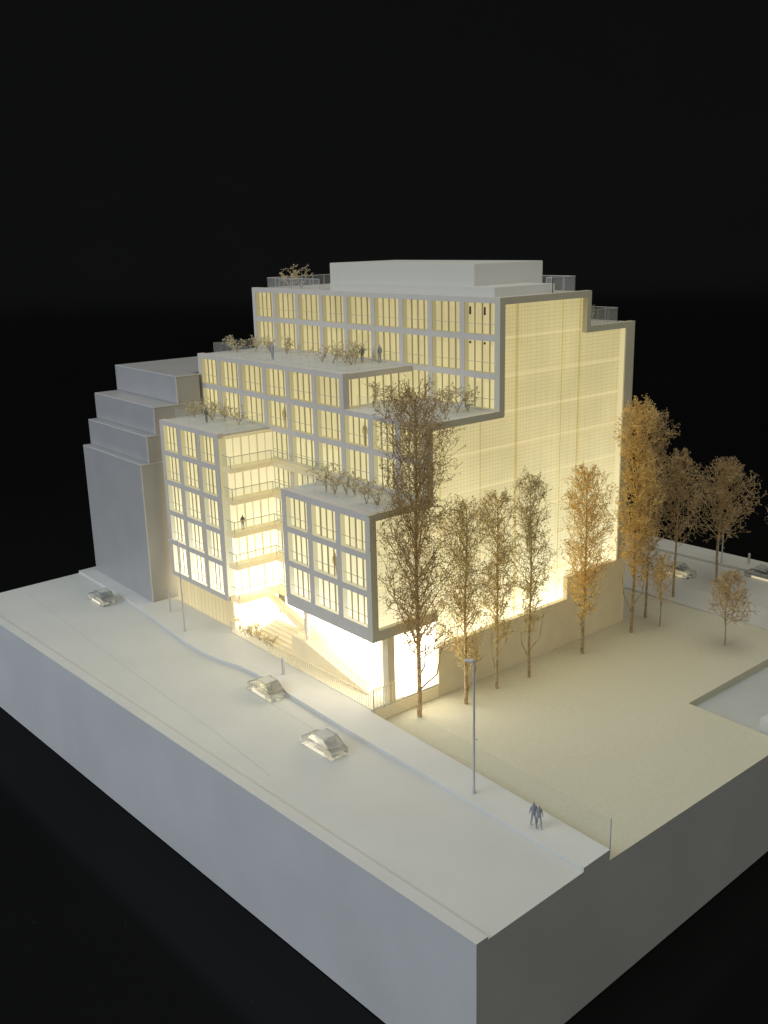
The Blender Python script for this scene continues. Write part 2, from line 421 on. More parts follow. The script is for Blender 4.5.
# the box is three rows tall between its own floor and roof
sv = dict(l)
zt, zb = 18.75, 6.7
yD = 15.25
l[2], l[3], l[4], l[5] = zb + 1.0, zb + 1.0 + 3.55, zb + 1.0 + 7.1, zt - .35
facade(yD, XD, {k: [0,1,2] for k in (2,3,4)}, None, {5: .35}, {2: zb})
l.update(sv)

# solid walls and roofs
w = MB()
w.box(XB[0], XB[0]+.5, y2+DEP, y3+6, l[5], l[8]-.3)                     # left flank of the middle block
w.box(XC[0], XC[0]+.5, y3+DEP, yE, l[7], l[10]-.3)                      # left flank of the top block
w.box(XC[0]+.6, xg-1.2, yE-.5, yE, l[9], l[10]-.3)
w.box(XB[0]+.6, xg-1.2, yF-.5, yF, -1.2, l[9]-.3)
w.box(XB[0], XB[0]+.5, y3+6, yF, .1, l[9]-.3)
w.build('wall', M['wall'], bld)
MB().box(XA[0]+.02, XA[0]+.5, y1+DEP, y2-.01, .1, l[6]-.3).build('flank_wall', M['flank'], bld)  # glow added on this unseen wall to light the neighbouring block's side
def roof(x0, x1, ya, yb, z, inset=.0):
    r = MB().box(x0, x1, ya, yb, z-.32, z)
    r.build('roof', M['roof'], bld)
roof(XA[0]+.004, XA[3]-.004, y1+DEP+.004, y2-.004, l[6]+PP-.10)
roof(XB[0]+.004, XB[6]-.004, y2+DEP+.004, y3-.004, l[8]+PP-.10)
roof(XB[6]+.004, xg-.64, y2+DEP+.004, y3-.004, l[7]+PP-.10)
roof(XD[0]+.004, xg-.64, y1+DEP+.004, y2-.004, zt-.10)
roof(XC[0]+.004, xg-.64, y3+DEP+.004, yE-.004, l[10]+PP-.10)
roof(XC[0]+.004, xg-.64, yE+.004, yF-.004, l[9]+PP-.10)
# soffit of the projecting box and its left cheek
MB().box(XD[0]+.004, xg-1.0, y1+DEP, y2-.01, zb+.3, zb+.6).build('soffit', M['wall'], bld)
MB().box(XD[0], XD[0]+.4, y1+DEP, y2-.01, zb, zt-.45).build('side_wall', M['frame'], bld)
# return wall of the upper tier above the lower terrace (glazed, x = XB[6])
p = MB().box(XB[6]-.75, XB[6]-.70, y2+DEP+.01, y3-.02, l[7]+PP, l[8]-.45).build('terrace_glazing', M['win'], bld)
mu = MB()
yy = y2+DEP+1.0
while yy < y3-.3:
    mu.box(XB[6]-.66, XB[6]-.58, yy-.06, yy+.06, l[7]+PP, l[8]-.45); yy += 1.05
mu.build('mullion', M['mull'], p)
MB().box(XB[6]-.9, XB[6], y2+DEP+.01, y3-.02, l[8]-.45, l[8]+PP-.5+.36).build('fascia', M['frame'], bld)

# side of the wing towards the courtyard: lit glazing, mullions and five balconies
xs_ = XA[3]
for k in range(1, 6):
    p = MB().box(xs_+.45, xs_+.50, y1+DEP+.02, y2-.02, l[k]+.3, l[k+1]-.3).build('side_glazing', M['side'], bld)
    mu = MB(); yy = y1+DEP+.8
    while yy < y2-.2:
        t = .05 if int(yy*10) % 3 else .09
        mu.box(xs_+.52, xs_+.58, yy-t, yy+t, l[k]+.3, l[k+1]-.3); yy += 1.02
    mu.build('mullion', M['balc'], p)
MB().box(xs_-.95, xs_-.90, y1+DEP+.02, y2+.5, .1, l[1]-.3).build('side_glazing', M['ground'], bld)
MB().box(xs_-.9, xs_+.6, y1+DEP+.01, y2-.02, l[6]-.30, l[6]+PP-.34).build('fascia', M['balc'], bld)
for k in range(1, 6):
    z = l[k]
    b = MB()
    b.prism([(xs_-.88,y1+.35),(xs_+1.75,y1+.35),(xs_+1.75,y2-1.1),(XD[0]-.6,y2-1.1),(XD[0]-.6,y2-.02),(xs_-.88,y2-.02)], z-.28, z+.22)
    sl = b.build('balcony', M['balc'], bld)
    MB().box(xs_+1.64, xs_+1.70, y1+.42, y2-1.1, z+.22, z+1.45).box(xs_+.1, xs_+1.60, y1+.42, y1+.48, z+.22, z+1.45).box(xs_+1.72, XD[0]-.7, y2-1.06, y2-1.0, z+.22, z+1.45).build('glass_panel', M['clear'], sl)
    r = MB().bar((xs_+1.67,y1+.45,z+1.48),(xs_+1.67,y2-1.03,z+1.48),.05).bar((xs_+.0,y1+.45,z+1.48),(xs_+1.62,y1+.45,z+1.48),.05).bar((xs_+1.73,y2-1.03,z+1.48),(XD[0]-.7,y2-1.03,z+1.48),.05)
    r.bar((xs_+1.67,y1+.45,z+.2),(xs_+1.67,y1+.45,z+1.42),.05).bar((xs_+1.67,y2-1.03,z+.2),(xs_+1.67,y2-1.03,z+1.42),.04)
    r.build('handrail', M['rail'], sl)
MB().box(xs_+.004, xs_+.03, y1+.10, y1+1.3, l[1]+.3, l[6]-.3).build('side_light_panel', M['reveal'], bld)  # added glowing panel, stands in for light on the corner column's side
# ribbed cladding of the wing's ground floor
p = MB().box(XA[0]+.05, XA[3]-.05, y1+.55, y1+.60, .1, l[1]-BH).build('ground_cladding', M['cl'], bld)
mu = MB(); xx = XA[0]+.1
while xx < XA[3]:
    mu.box(xx-.025, xx+.025, y1+.49, y1+.53, .1, l[1]-BH); xx += .82
mu.build('rib', M['balc'], p)
MB().box(XA[3]-.05, XA[3], y1+.6, y1+DEP, .1, l[1]-BH).build('corner_panel', M['balc'], bld)
# ground floor: bright glass behind the courtyard and under the box
MB().box(XA[3], XD[0]-.0, y2+.9, y2+.96, .1, l[1]-.45).build('entrance_glazing', M['ground'], bld)
p = MB().box(-40.5, xg-.35, 19.2, 19.26, .1, zb+.28).build('entrance_glazing', M['ground'], bld)
mu = MB()
for xx in (-38.0,-35.0,-32.0): mu.box(xx-.06, xx+.06, 19.05, 19.15, .1, zb+.28)
mu.build('mullion', M['balc'], p)
MB().box(-40.56, -40.5, 19.26, y2, .1, zb+.28).build('entrance_glazing', M['ground'], bld)
MB().box(xg-.40, xg-.34, 17.95, 23.3, -.1, zb-.02).build('entrance_glazing', M['ground_side'], bld)
for (cx_, cy_, r_, z1_) in ((-44.6,18.3,.28,8.0), (xg-.45,17.45,.40,zb+.02)):
    c = MB()
    if cx_ < -40: c.bar((cx_+3.0,cy_-1.2,.1),(cx_+3.0,cy_-1.2,zb+.35),r_,k=12)
    else: c.box(cx_-r_, cx_+r_, cy_-r_, cy_+r_, -.4, z1_)
    c.build('column', M['plinth' if cx_ > -40 else 'wall'], bld)
MB().box(xg-.8, xg+.04, 15.0, 23.25, -1.26, -.1).build('ground_beam', M['stair'], bld)
# forecourt floor, broad steps and the stair flank
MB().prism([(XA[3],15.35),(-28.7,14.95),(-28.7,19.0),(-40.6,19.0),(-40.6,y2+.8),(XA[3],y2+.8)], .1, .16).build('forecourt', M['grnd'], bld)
st = MB()
for q in range(6):
    st.box(-51.6, -43.9, 16.4+.62*q, 16.4+.62*(q+1)-.004, .16, .30+.16*q)
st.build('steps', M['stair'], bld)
f = MB().prism_xz([(-54.3,3.3),(-53.0,3.3),(-43.2,.9),(-43.2,.16),(-45.2,.16)], 20.15, 20.9)
f.build('stair_flank', M['stair'], bld)
f = MB().prism_xz([(-43.8,.16),(-43.8,2.5),(-41.6,2.5),(-31.2,.3),(-31.2,.16)], 16.6, 18.5)
f.build('ramp', M['stair'], bld)
r = MB()
a = Vector((-41.6,16.5,3.5)); b = Vector((-31.4,16.5,1.4))
r.bar(a, b, .05); r.bar(a+Vector((0,1.9,0)), b+Vector((0,1.9,0)), .05)
for q in range(24):
    t = q/23
    for d in (0,1.9):
        pp = a.lerp(b,t)+Vector((0,d,0)); r.bar(pp, (pp.x,pp.y,pp.z-1.0), .028)
r.build('stair_railing', M['stair'], bld)

# gable: glowing sheet, floor edges, column shadows, perforated screen, profile frame
def top_z(y): return zt if y < y2 else (l[7]+PP if y < y3 else (l[10]+PP if y < yE else l[9]+PP))
def bot_z(y): return zb+.9 if y < 23.3 else (4.05 if y < 42.3 else 6.5)
T = .64
prof = [(yD,zb),(yD,zt),(y2,zt),(y2,l[7]+PP),(y3,l[7]+PP),(y3,l[10]+PP),(yE,l[10]+PP),(yE,l[9]+PP),(yF,l[9]+PP),(yF,6.2),(42.3,6.2),(42.3,3.8),(23.3,3.8),(23.3,zb)]
sheet = MB().prism_yz([(y+ (.3 if y<50 else -.3), z-.3 if z>10 else z+.1) for y,z in prof], xg-.60, xg-.54)
sheet.build('gable_glazing', M['gable'], bld)
bn = MB()
for k in range(2, 10):
    ya = {2:23.4,3:16.4,4:16.4,5:22.4,6:22.4,7:32.5,8:32.5,9:32.5}[k]
    yb_ = yF-.9 if k < 9 else yE-.9
    bn.box(xg-.53, xg-.51, ya, yb_, l[k]-.16, l[k]+.16)
bn.build('floor_edge', M['gband'], bld)
cs = MB()
for yy, tw in ((24.2,.10),(29.5,.10),(34.45,.16),(41.1,.09),(43.8,.14)):
    cs.poly([(xg-.50,yy-tw,bot_z(yy)),(xg-.50,yy+tw,bot_z(yy)),(xg-.50,yy+tw,top_z(yy)-.5),(xg-.50,yy-tw,top_z(yy)-.5)])
cs.build('column_shadow_strip', M['screen'], bld)  # strips painted as the columns' shadows on the lit sheet
scn = MB()
yy = y1+.9; r_ = .018
while yy < yF-.5:
    step = .43 if yy < 36 else .86
    a_, b_ = bot_z(yy)-.2, top_z(yy)-.4
    scn.poly([(xg-.34,yy-r_,a_),(xg-.34,yy+r_,a_),(xg-.34,yy+r_,b_),(xg-.34,yy-r_,b_)])
    yy += step
zz = 4.4
while zz < l[10]:
    ya = 23.3 if zz < zb+.8 else (y1+.5 if zz < zt-.5 else (y2+.5 if zz < l[7] else y3+.5))
    yb_ = yF-.5 if zz < l[9] else yE-.5
    if zz < 6.4: yb_ = 42.2
    scn.poly([(xg-.345,ya,zz-r_),(xg-.345,yb_,zz-r_),(xg-.345,yb_,zz+r_),(xg-.345,ya,zz+r_)])
    zz += .37
scn.build('gable_screen', M['screen'], bld)
gf = MB()
x0, x1 = xg-.62, xg+.05
t = T
E_ = .013
gf.box(x0,x1, yD-E_, yD+t, zb+1.0, zt-t); gf.box(x0,x1, yD-E_, y2+t, zt-t, zt+E_)
gf.box(x0,x1, yD-E_, 23.25, zb-E_, zb+1.0)
gf.box(x0,x1, y2-E_, y2+t, zt+E_, l[7]+PP-t); gf.box(x0,x1, y2-E_, y3+t, l[7]+PP-t, l[7]+PP+E_)
gf.box(x0,x1, y3-E_, y3+t, l[7]+PP+E_, l[10]+PP-t); gf.box(x0,x1, y3-E_, yE, l[10]+PP-t, l[10]+PP+E_)
gf.box(x0,x1, yE-t, yE, l[9]+PP-t, l[10]+PP-t); gf.box(x0,x1, yE, yF, l[9]+PP-t, l[9]+PP)
gf.box(x0,x1, yF-1.45, yF, 6.52, l[9]+PP-t)
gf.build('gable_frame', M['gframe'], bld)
MB().box(xg-.5, xg-.1, yF-1.80, yF-1.455, 6.52, l[9]+PP-T-.02).build('corner_strip', M['gband'], bld)
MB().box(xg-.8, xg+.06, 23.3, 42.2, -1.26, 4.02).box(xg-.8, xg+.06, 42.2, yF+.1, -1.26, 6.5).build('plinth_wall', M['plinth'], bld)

# penthouse, rooftop railings
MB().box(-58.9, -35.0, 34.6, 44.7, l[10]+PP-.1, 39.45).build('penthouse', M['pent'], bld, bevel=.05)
MB().box(-57.2, -31.0, 33.3, 34.55, l[10]+PP-.1, 37.3).box(-34.95, -31.0, 34.6, 42.0, l[10]+PP-.1, 37.3).build('plant_screen', M['pent'], bld)
def railing(pts, z, h=1.25, mat='haze', post=1.6):
    g = MB(); pst = MB()
    for a, b in zip(pts, pts[1:]):
        A = Vector((*a, z)); B = Vector((*b, z)); d = (B-A); n = Vector((-d.y, d.x, 0)).normalized() * .03
        g.poly([A+n, B+n, B+n+Vector((0,0,h)), A+n+Vector((0,0,h))])
        pst.bar(A+Vector((0,0,h)), B+Vector((0,0,h)), .045)
        k = max(1, int(d.length / post))
        for q in range(k+1):
            P = A.lerp(B, q/k); pst.bar(P, P+Vector((0,0,h)), .035)
    o = g.build('terrace_railing', M[mat], bld, recalc=False)
    pst.build('handrail', M['metal' if mat == 'haze' else 'terr'], o)
railing([(-58.9,33.0),(-69.8,33.0),(-69.8,43.5)], l[10]+PP-.1)
railing([(-31.2,41.0),(-30.4,41.0),(-30.4,44.5),(-45,44.5)], l[10]+PP-.1, 1.5)
railing([(-29.9,46.0),(-29.9,51.0),(-45,51.0)], l[9]+PP-.1, 1.5)
railing([(-42.4,30.5),(-42.4,23.9),(-68.3,23.9),(-68.3,36)], l[8]+PP-.1, 1.25, 'terr')
railing([(-30.2,31.0),(-30.2,23.9),(-40.8,23.9)], l[7]+PP-.1, 1.25, 'terr')
railing([(-55.3,21.8),(-55.3,17.2),(-66.6,17.2),(-66.6,22.0)], l[6]+PP-.1, 1.25, 'terr')
railing([(-41.2,21.8),(-41.2,17.2),(-30.2,17.2),(-30.2,21.8)], zt-.1, 1.25, 'terr')
for (x,z,h) in ((-32.75,35.6,.75),(-30.78,35.6,.75),(-32.75,32.3,.22),(-30.78,32.3,.22)):
    MB().bar((x,y3+.24,z-h),(x,y3+.24,z),.11,.09,8).build('pendant_lamp', M['dark'], bld)

# ------------------------------------------------------------------ neighbouring stepped block
nb = thing('neighbouring_building', 'plain grey frosted block with stepped upper floors left of the glowing building', 'building', (-77,20,.1))
dA = -(0.0548 - 0.0419)
tiers = [(12.39+.03,.1,17.25),(13.47,17.25,20.47),(14.66,20.47,23.76),(17.81,23.76,27.03)]
x0, x1 = -85.4, -68.85
for i, (ya, z0, z1) in enumerate(tiers):
    def R_(x, y): return (x*math.cos(dA) - y*math.sin(dA), x*math.sin(dA) + y*math.cos(dA))
    poly = [R_(x0,ya), R_(x1,ya), R_(x1,20.9), R_(-70.2,20.9), R_(-70.2,40.0), R_(x0,40.0)]
    tp = MB().prism(poly, z0 + (.003 if i else 0), z1).build('tier', M['frost'], nb, bevel=.05)
    e = MB()
    q = .10
    A, B_, C_, D_ = [R_(*t) for t in ((x0-.01,ya-.01),(x1+.01,ya-.01),(x1+.01,20.9),(x0-.01,40.0))]
    for a, b in ((A,B_),(B_,C_)):
        e.bar((*a,z1-.06),(*b,z1-.06),.075)
    e.bar((*B_,z0+.02),(*B_,z1-.15),.075); e.bar((*A,z0+.02),(*A,z1-.15),.06)
    e.build('edge_or_glow_strip', M['frostedge'], tp)

# ------------------------------------------------------------------ trees
def tree_mesh(h, env, h0, rnd, nb, dens, up=1.0, bud=.13, trunk_r=.2, fork=None, tw=1.0):
    """returns (trunk MB, crown MB) for a dried-twig model tree; env(t) = crown radius at height share t"""
    tr, tw_, bd_ = MB(), MB(), MB()
    bud *= .80; trunk_r *= .80
    lean = Vector((rnd.uniform(-.02,.02), rnd.uniform(-.02,.02), 0)) * h
    def axis(t): 
        return Vector((lean.x*t*t + .08*math.sin(t*9+lean.x*7), lean.y*t*t + .08*math.cos(t*8+lean.y*5), h*t))
    K = 16
    for i in range(K):
        t0, t1 = .94*i/K, .94*(i+1)/K
        tr.bar(axis(t0)*1 if i else Vector((0,0,-.5)), axis(t1), trunk_r*(1-.92*t0), trunk_r*(1-.92*t1), 6)
    def budq(p, s):
        d1 = Vector((rnd.gauss(0,1), rnd.gauss(0,1), rnd.gauss(0,1))).normalized(); d2 = d1.orthogonal().normalized()
        n = len(bd_.v)
        d3 = d1.cross(d2)
        bd_.v += [tuple(p + d1*s), tuple(p - d1*s*.4 + d2*s*.7), tuple(p - d1*s*.4 - d2*s*.5 + d3*s*.5), tuple(p - d1*s*.4 - d2*s*.3 - d3*s*.6)]
        bd_.f += [(n,n+1,n+2),(n,n+2,n+3),(n,n+3,n+1)]
    def limit(p):
        if p.z > h: return False
        t = min(1, max(0, p.z/h)); a = axis(t); r = env(t)
        d = Vector((p.x-a.x, p.y-a.y, 0))
        th = math.atan2(d.y, d.x)
        r *= 1 + .17*math.sin(2*th + 1.1*p.z + lean.x*40) + .15*math.sin(5*th - 2.3*p.z) + .10*math.sin(3*th + 4.1*p.z)
        return d.length <= r and p.z < h*(.97 + .03*math.sin(4*th+2))
    def grow(p, d, length, r, level):
        segs = 4 if level == 0 else 3
        q = p; d0 = d
        for i in range(segs):
            wob = .22 if level == 0 else .55
            d = (d + Vector((rnd.gauss(0,wob), rnd.gauss(0,wob), rnd.gauss(.10*up,wob*.7)))).normalized()
            if level == 0: d = (d + Vector((0,0,.09*up))).normalized()
            n = q + d * (length/segs)
            if (level > 0 or i > 0) and not limit(n): 
                budq(q, bud*rnd.uniform(.5,.9)); return
            ra, rb = r*(1-.75*i/segs), r*(1-.75*(i+1)/segs)
            (tr if level == 0 and r > .075 else tw_).bar(q, n, ra, rb, 4 if level == 0 else 3)
            q = n
            if level < 2:
                m = rnd.choice((2,2,3)) if level == 0 else rnd.choice((1,2,2))
                m = max(1, int(round(m*dens)))
                for _ in range(m):
                    s = Vector((rnd.gauss(0,1), rnd.gauss(0,1), rnd.gauss(.25*up,.7))).normalized()
                    grow(q, (d*.75 + s*.8).normalized(), length*(.42 if level == 0 else .5)*rnd.uniform(.7,1.25), max(.026*tw, r*.5), level+1)
            else:
                for _ in range(1 if rnd.random() < .55 else 0):
                    budq(q + Vector((rnd.gauss(0,1), rnd.gauss(0,1), rnd.gauss(0,1)))*bud*.9, bud*rnd.uniform(.45,.95))
        budq(q, bud*.7)
    for i in range(nb):
        t = h0 + (1-h0) * ((i + rnd.random())/nb)**.95
        t = min(.93, t*.95)
        a = axis(t); th = i*2.399 + rnd.uniform(-.4,.4)
        rise = (.75 + .55*t + rnd.uniform(-.25,.35)) * up
        d = Vector((math.cos(th), math.sin(th), rise)).normalized()
        # length so that the tip reaches the envelope
        R = env(min(1, t+.08))
        L_ = min(max(.5, R*rnd.uniform(.8,1.2) / max(.35, math.hypot(d.x,d.y))), h*(1.02-t)*1.3+1.2)
        grow(a, d, L_, max(.035*tw, trunk_r*.36*(1-.7*t)), 0)
    if fork:
        for (tf, th, tip_t, rr) in fork:
            q = axis(tf); tip = axis(tip_t) + Vector((math.cos(th), math.sin(th), 0))*rr
            mid = q.lerp(tip,.45) + Vector((math.cos(th), math.sin(th), 0))*rr*.35
            tr.bar(q, mid, trunk_r*.42, trunk_r*.32, 5); tr.bar(mid, tip, trunk_r*.32, trunk_r*.14, 5)
            for _ in range(5):
                u = rnd.random(); grow(mid.lerp(tip,u), Vector((rnd.gauss(0,.6)+math.cos(th)*.4, rnd.gauss(0,.6)+math.sin(th)*.4, .9)).normalized(), rr*.9, .05, 1)
    n = len(tw_.v)
    cr = MB(); cr.v = tw_.v + bd_.v; cr.f = tw_.f + [tuple(i+n for i in f) for f in bd_.f]
    return tr, cr

def column_env(r, lo, roundtop=.12, narrow=.45):
    def env(t):
        if t < lo: return r*narrow
        u = (t-lo)/(1-lo)
        a = narrow + (1-narrow)*min(1, u/.22)
        b = 1 if u < 1-roundtop*2 else math.sqrt(max(.12, 1-((u-(1-roundtop*2))/(roundtop*2))**2*.80))
        return r*a*b*(1+.10*math.sin(u*17)+.06*math.sin(u*31+1))
    return env
def ball_env(r, lo):
    def env(t):
        if t < lo: return .25*r
        u = (t-lo)/(1-lo)
        return r*max(.2, math.sin(math.pi*(.12+.80*u)))
    return env

def tree(loc, h, env, h0, nb, dens, label, mb='bark', mc='bud_dark', seed=1, wall=None, group='dried twig trees on the lawn', name='tree', **kw):
    tr, cr = tree_mesh(h, env, h0, random.Random(seed), nb, dens, **kw)
    t = thing(name, label, 'tree', loc, group)
    for m, nm, mt in ((tr,'trunk',mb),(cr,'crown',mc)):
        m.v = [(v[0]+loc[0], v[1]+loc[1], v[2]+loc[2]) for v in m.v]
        if wall is not None:
            m.v = [((wall + .25*math.exp(-(wall-v[0])) if v[0] < wall else v[0]), v[1], v[2]) for v in m.v]
        m.build(nm, M[mt], t, recalc=False)
    return t

GW = xg + .30
tree((-26.7,19.1,-1.26), 32.0, column_env(4.2,.19,.10,.55), .18, 92, 1.0, 'tallest dark brown tree standing in front of the projecting box', 'bark', 'bud_dark', 11, GW, trunk_r=.30, bud=.15, fork=[(.085,.2,.24,2.6),(.13,-.5,.27,2.9),(.16,2.6,.26,2.6)])
tree((-25.6,24.1,-1.26), 20.8, column_env(2.9,.22,.12,.5), .16, 54, 1.0, 'second tree from the building corner, brown with a forked foot', 'bark', 'bud_rust', 12, GW, trunk_r=.24, bud=.14, fork=[(.03,2.4,.28,1.5),(.05,.4,.30,1.2)])
tree((-26.0,28.8,-1.26), 20.6, column_env(2.35,.28,.14,.45), .24, 46, .95, 'slim golden tan tree third in the row along the gable', 'bark_gold', 'bud_rust', 13, GW, trunk_r=.20, bud=.13, fork=[(.06,2.9,.32,1.2),(.17,.3,.36,1.2)])
tree((-25.6,33.1,-1.26), 21.8, column_env(2.45,.25,.16,.45), .22, 46, .95, 'slim greyish tan tree with open twigs fourth in the row along the gable', 'bark', 'bud_pale', 14, GW, trunk_r=.19, bud=.13, fork=[(.09,3.3,.24,1.1),(.13,.2,.32,1.5)])
tree((-25.8,41.7,-1.26), 21.0, column_env(3.0,.20,.16,.35), .17, 60, 1.05, 'golden tree with a teardrop crown before the step of the plinth wall', 'bark_gold', 'bud_gold', 15, GW, trunk_r=.24, bud=.13, fork=[(.02,2.5,.22,.9)])
tree((-25.8,50.2,-1.26), 27.0, column_env(2.75,.26,.12,.5), .20, 74, 1.05, 'tall dense golden tree at the far end of the gable', 'bark', 'bud_gold', 16, -27.6, trunk_r=.22, bud=.15, fork=[(.08,3.0,.24,1.8),(.12,.2,.26,1.3)])
tree((-27.4,55.0,-1.26), 25.4, column_env(2.0,.22,.14,.5), .2, 44, .95, 'brown tree half hidden behind the tall golden tree', 'bark', 'bud_grey', 17, trunk_r=.20, bud=.15)
tree((-24.7,54.0,-1.26), 8.7, ball_env(2.4,.25), .28, 18, .8, 'small yellowish bushy tree right of the tall golden tree', 'bark_gold', 'bud_gold', 18, trunk_r=.12, bud=.13)
tree((-16.8,54.5,-1.26), 8.6, ball_env(3.1,.22), .26, 24, .85, 'small grey brown tree standing alone above the sunken court', 'bark', 'bud_grey', 19, trunk_r=.12, bud=.14, tw=1.3)
tree((-28.6,71.5,-1.28), 16.4, ball_env(5.2,.28), .30, 40, .86, 'wide brown tree by the rear road behind the small lone tree', 'bark', 'bud_grey', 20, trunk_r=.22, bud=.17, tw=1.15)
tree((-29.0,62.9,-1.16), 18.6, ball_env(3.6,.30), .34, 34, .86, 'loose brown tree at the lawn edge between the golden tree and the wide tree', 'bark', 'bud_grey', 21, trunk_r=.2, bud=.16, tw=1.15)
tree((-22.6,78.2,-1.28), 13.0, ball_env(4.4,.30), .32, 32, .86, 'brown tree cut by the right edge beside the rear road', 'bark', 'bud_grey', 22, trunk_r=.2, bud=.17, tw=1.15)

# ------------------------------------------------------------------ small shrubs on terraces and in the forecourt
def shrub_mesh(seed, h, r):
    rn = random.Random(seed)
    st, lf = MB(), MB()
    for i in range(rn.choice((3,3,4))):
        th = rn.uniform(0,6.28); q = Vector((0,0,0)); d = Vector((math.cos(th)*.5, math.sin(th)*.5, 1)).normalized()
        for s_ in range(4):
            n = q + d*h/4.2
            st.bar(q, n, .05*(1-.18*s_), .05*(1-.18*(s_+1)), 4)
            d = (d + Vector((rn.gauss(0,.4), rn.gauss(0,.4), rn.gauss(0,.15)))).normalized(); q = n
            for _ in range(3 if s_ > 0 else 1):
                e = q + Vector((rn.gauss(0,.5), rn.gauss(0,.5), rn.gauss(.3,.35)))*r*.75
                lf.bar(q, e, .03, .015, 3)
                for _ in range(4):
                    p = q.lerp(e, rn.uniform(.3,1.1)) + Vector((rn.gauss(0,.1), rn.gauss(0,.1), rn.gauss(0,.1)))
                    s = rn.uniform(.07,.15)
                    d1 = Vector((rn.gauss(0,1), rn.gauss(0,1), rn.gauss(0,1))).normalized(); d2 = d1.orthogonal().normalized()
                    m = len(lf.v); lf.v += [tuple(p+d1*s), tuple(p+d2*s*.7), tuple(p-d1*s*.8), tuple(p-d2*s*.6)]; lf.f += [(m,m+1,m+2,m+3)]
    return st, lf
protos = {}
def shrub(kind, seed, loc, label, h=2.4, r=1.0, group='twig shrubs on the terraces', mat='bud_pale', rz=0):
    t = thing('shrub', label, 'shrub', loc, group)
    st, lf = shrub_mesh(seed, h, r)
    for m, nm, mt in ((st,'stem','bark'),(lf,'foliage',mat)):
        m.v = [(v[0]+loc[0], v[1]+loc[1], v[2]+loc[2]) for v in m.v]
        m.build(nm, M[mt], t, recalc=False)
ORD = ['first','second','third','fourth','fifth','sixth','seventh','eighth','ninth']
def bed(pts, z, where, h, r, mat, s0):
    for i, (x,y) in enumerate(pts):
        shrub(0, s0+i, (x,y,z), '%s twig shrub from the left %s' % (ORD[i], where), h*rnd.uniform(.8,1.2), r, 'twig shrubs ' + where, mat)
bed([(-66.2,19.4),(-64.6,20.6),(-62.9,19.9),(-61.5,20.6),(-58.0,20.4)], l[6]+PP-.1, "on the left wing's roof", 2.1, 1.0, 'bud_pale', 40)
bed([(-68.3,26.6),(-66.8,26.2),(-65.6,28.0),(-63.6,28.8),(-61.0,29.4)], l[8]+PP-.1, 'at the far end of the long terrace', 2.0, 1.0, 'bud_pale', 50)
bed([(-51.1,27.3),(-49.4,27.5),(-48.3,28.3),(-47.3,28.9),(-46.4,27.6)], l[8]+PP-.1, 'near the corner of the long terrace', 2.2, 1.15, 'bud_pale', 60)
bed([(-39.9,25.2),(-38.6,25.6),(-32.4,27.7),(-31.6,28.9),(-31.5,30.2)], l[7]+PP-.1, 'on the lower terrace beside the top block', 2.6, 1.1, 'bud_pale', 70)
bed([(-38.4,17.9),(-37.2,18.0),(-36.2,18.7),(-35.4,19.1),(-32.2,17.9),(-31.0,18.2)], zt-.1, "on the projecting box's roof", 2.6, 1.15, 'bud_pale', 80)
bed([(-67.0,34.4),(-64.2,34.2)], l[10]+PP-.1, 'on the topmost roof', 2.5, 1.2, 'bud_grey', 90)
bed([(-33.4,49.5),(-32.2,48.6)], l[9]+PP-.1, 'on the rear roof step', 2.2, 1.1, 'bud_grey', 95)
bed([(-53.9,16.4),(-51.4,16.3),(-49.6,16.3),(-47.4,16.3)], .16, 'in the bright forecourt', 1.7, .8, 'bud_pale', 100)

# ------------------------------------------------------------------ people
def person_mesh(name, stride=.0, turn=0, arm=.1):
    V = {'pel':(0,0,.92),'waist':(0,0,1.08),'chest':(0,0,1.32),'neck':(0,0,1.48),'head':(0,.015,1.60),'crown':(0,.0,1.72),
         'shl':(-.17,0,1.40),'shr':(.17,0,1.40),'ell':(-.23,-.02,1.14),'elr':(.23,-.02,1.14),'hal':(-.24,arm,.88),'har':(.24,-arm*.4,.88),
         'hil':(-.09,0,.86),'hir':(.09,0,.86),'knl':(-.10,stride*.55+.02,.48),'knr':(.10,-stride*.3+.02,.48),'anl':(-.10,stride,.08),'anr':(.10,-stride,.08),
         'tol':(-.10,stride+.16,.03),'tor':(.10,-stride+.16,.03)}
    E_ = [('pel','waist'),('waist','chest'),('chest','neck'),('neck','head'),('head','crown'),('chest','shl'),('chest','shr'),('shl','ell'),('shr','elr'),('ell','hal'),('elr','har'),('pel','hil'),('pel','hir'),('hil','knl'),('hir','knr'),('knl','anl'),('knr','anr'),('anl','tol'),('anr','tor')]
    Rr = dict(pel=.16,waist=.14,chest=.17,neck=.065,head=.10,crown=.07,shl=.075,shr=.075,ell=.055,elr=.055,hal=.04,har=.04,hil=.10,hir=.10,knl=.075,knr=.075,anl=.055,anr=.055,tol=.04,tor=.04)
    ks = list(V)
    me = bpy.data.meshes.new(name); me.from_pydata([V[k] for k in ks], [(ks.index(a), ks.index(b)) for a, b in E_], [])
    o = bpy.data.objects.new(name, me); col.objects.link(o)
    o.modifiers.new('s', 'SKIN'); 
    for i, k in enumerate(ks):
        sv_ = me.skin_vertices[0].data[i]; sv_.radius = (Rr[k], Rr[k]*.85); sv_.use_root = (k == 'pel')
    o.modifiers.new('d', 'SUBSURF').levels = 1
    dg = bpy.context.evaluated_depsgraph_get()
    r = bpy.data.meshes.new_from_object(o.evaluated_get(dg))
    bpy.data.objects.remove(o); r.name = name
    for v in r.vertices: v.co = v.co * S
    for p in r.polygons: p.use_smooth = True
    return r
stand = person_mesh('standing_figure', .03, arm=.03)
walk = person_mesh('walking_figure', .24, arm=.2)
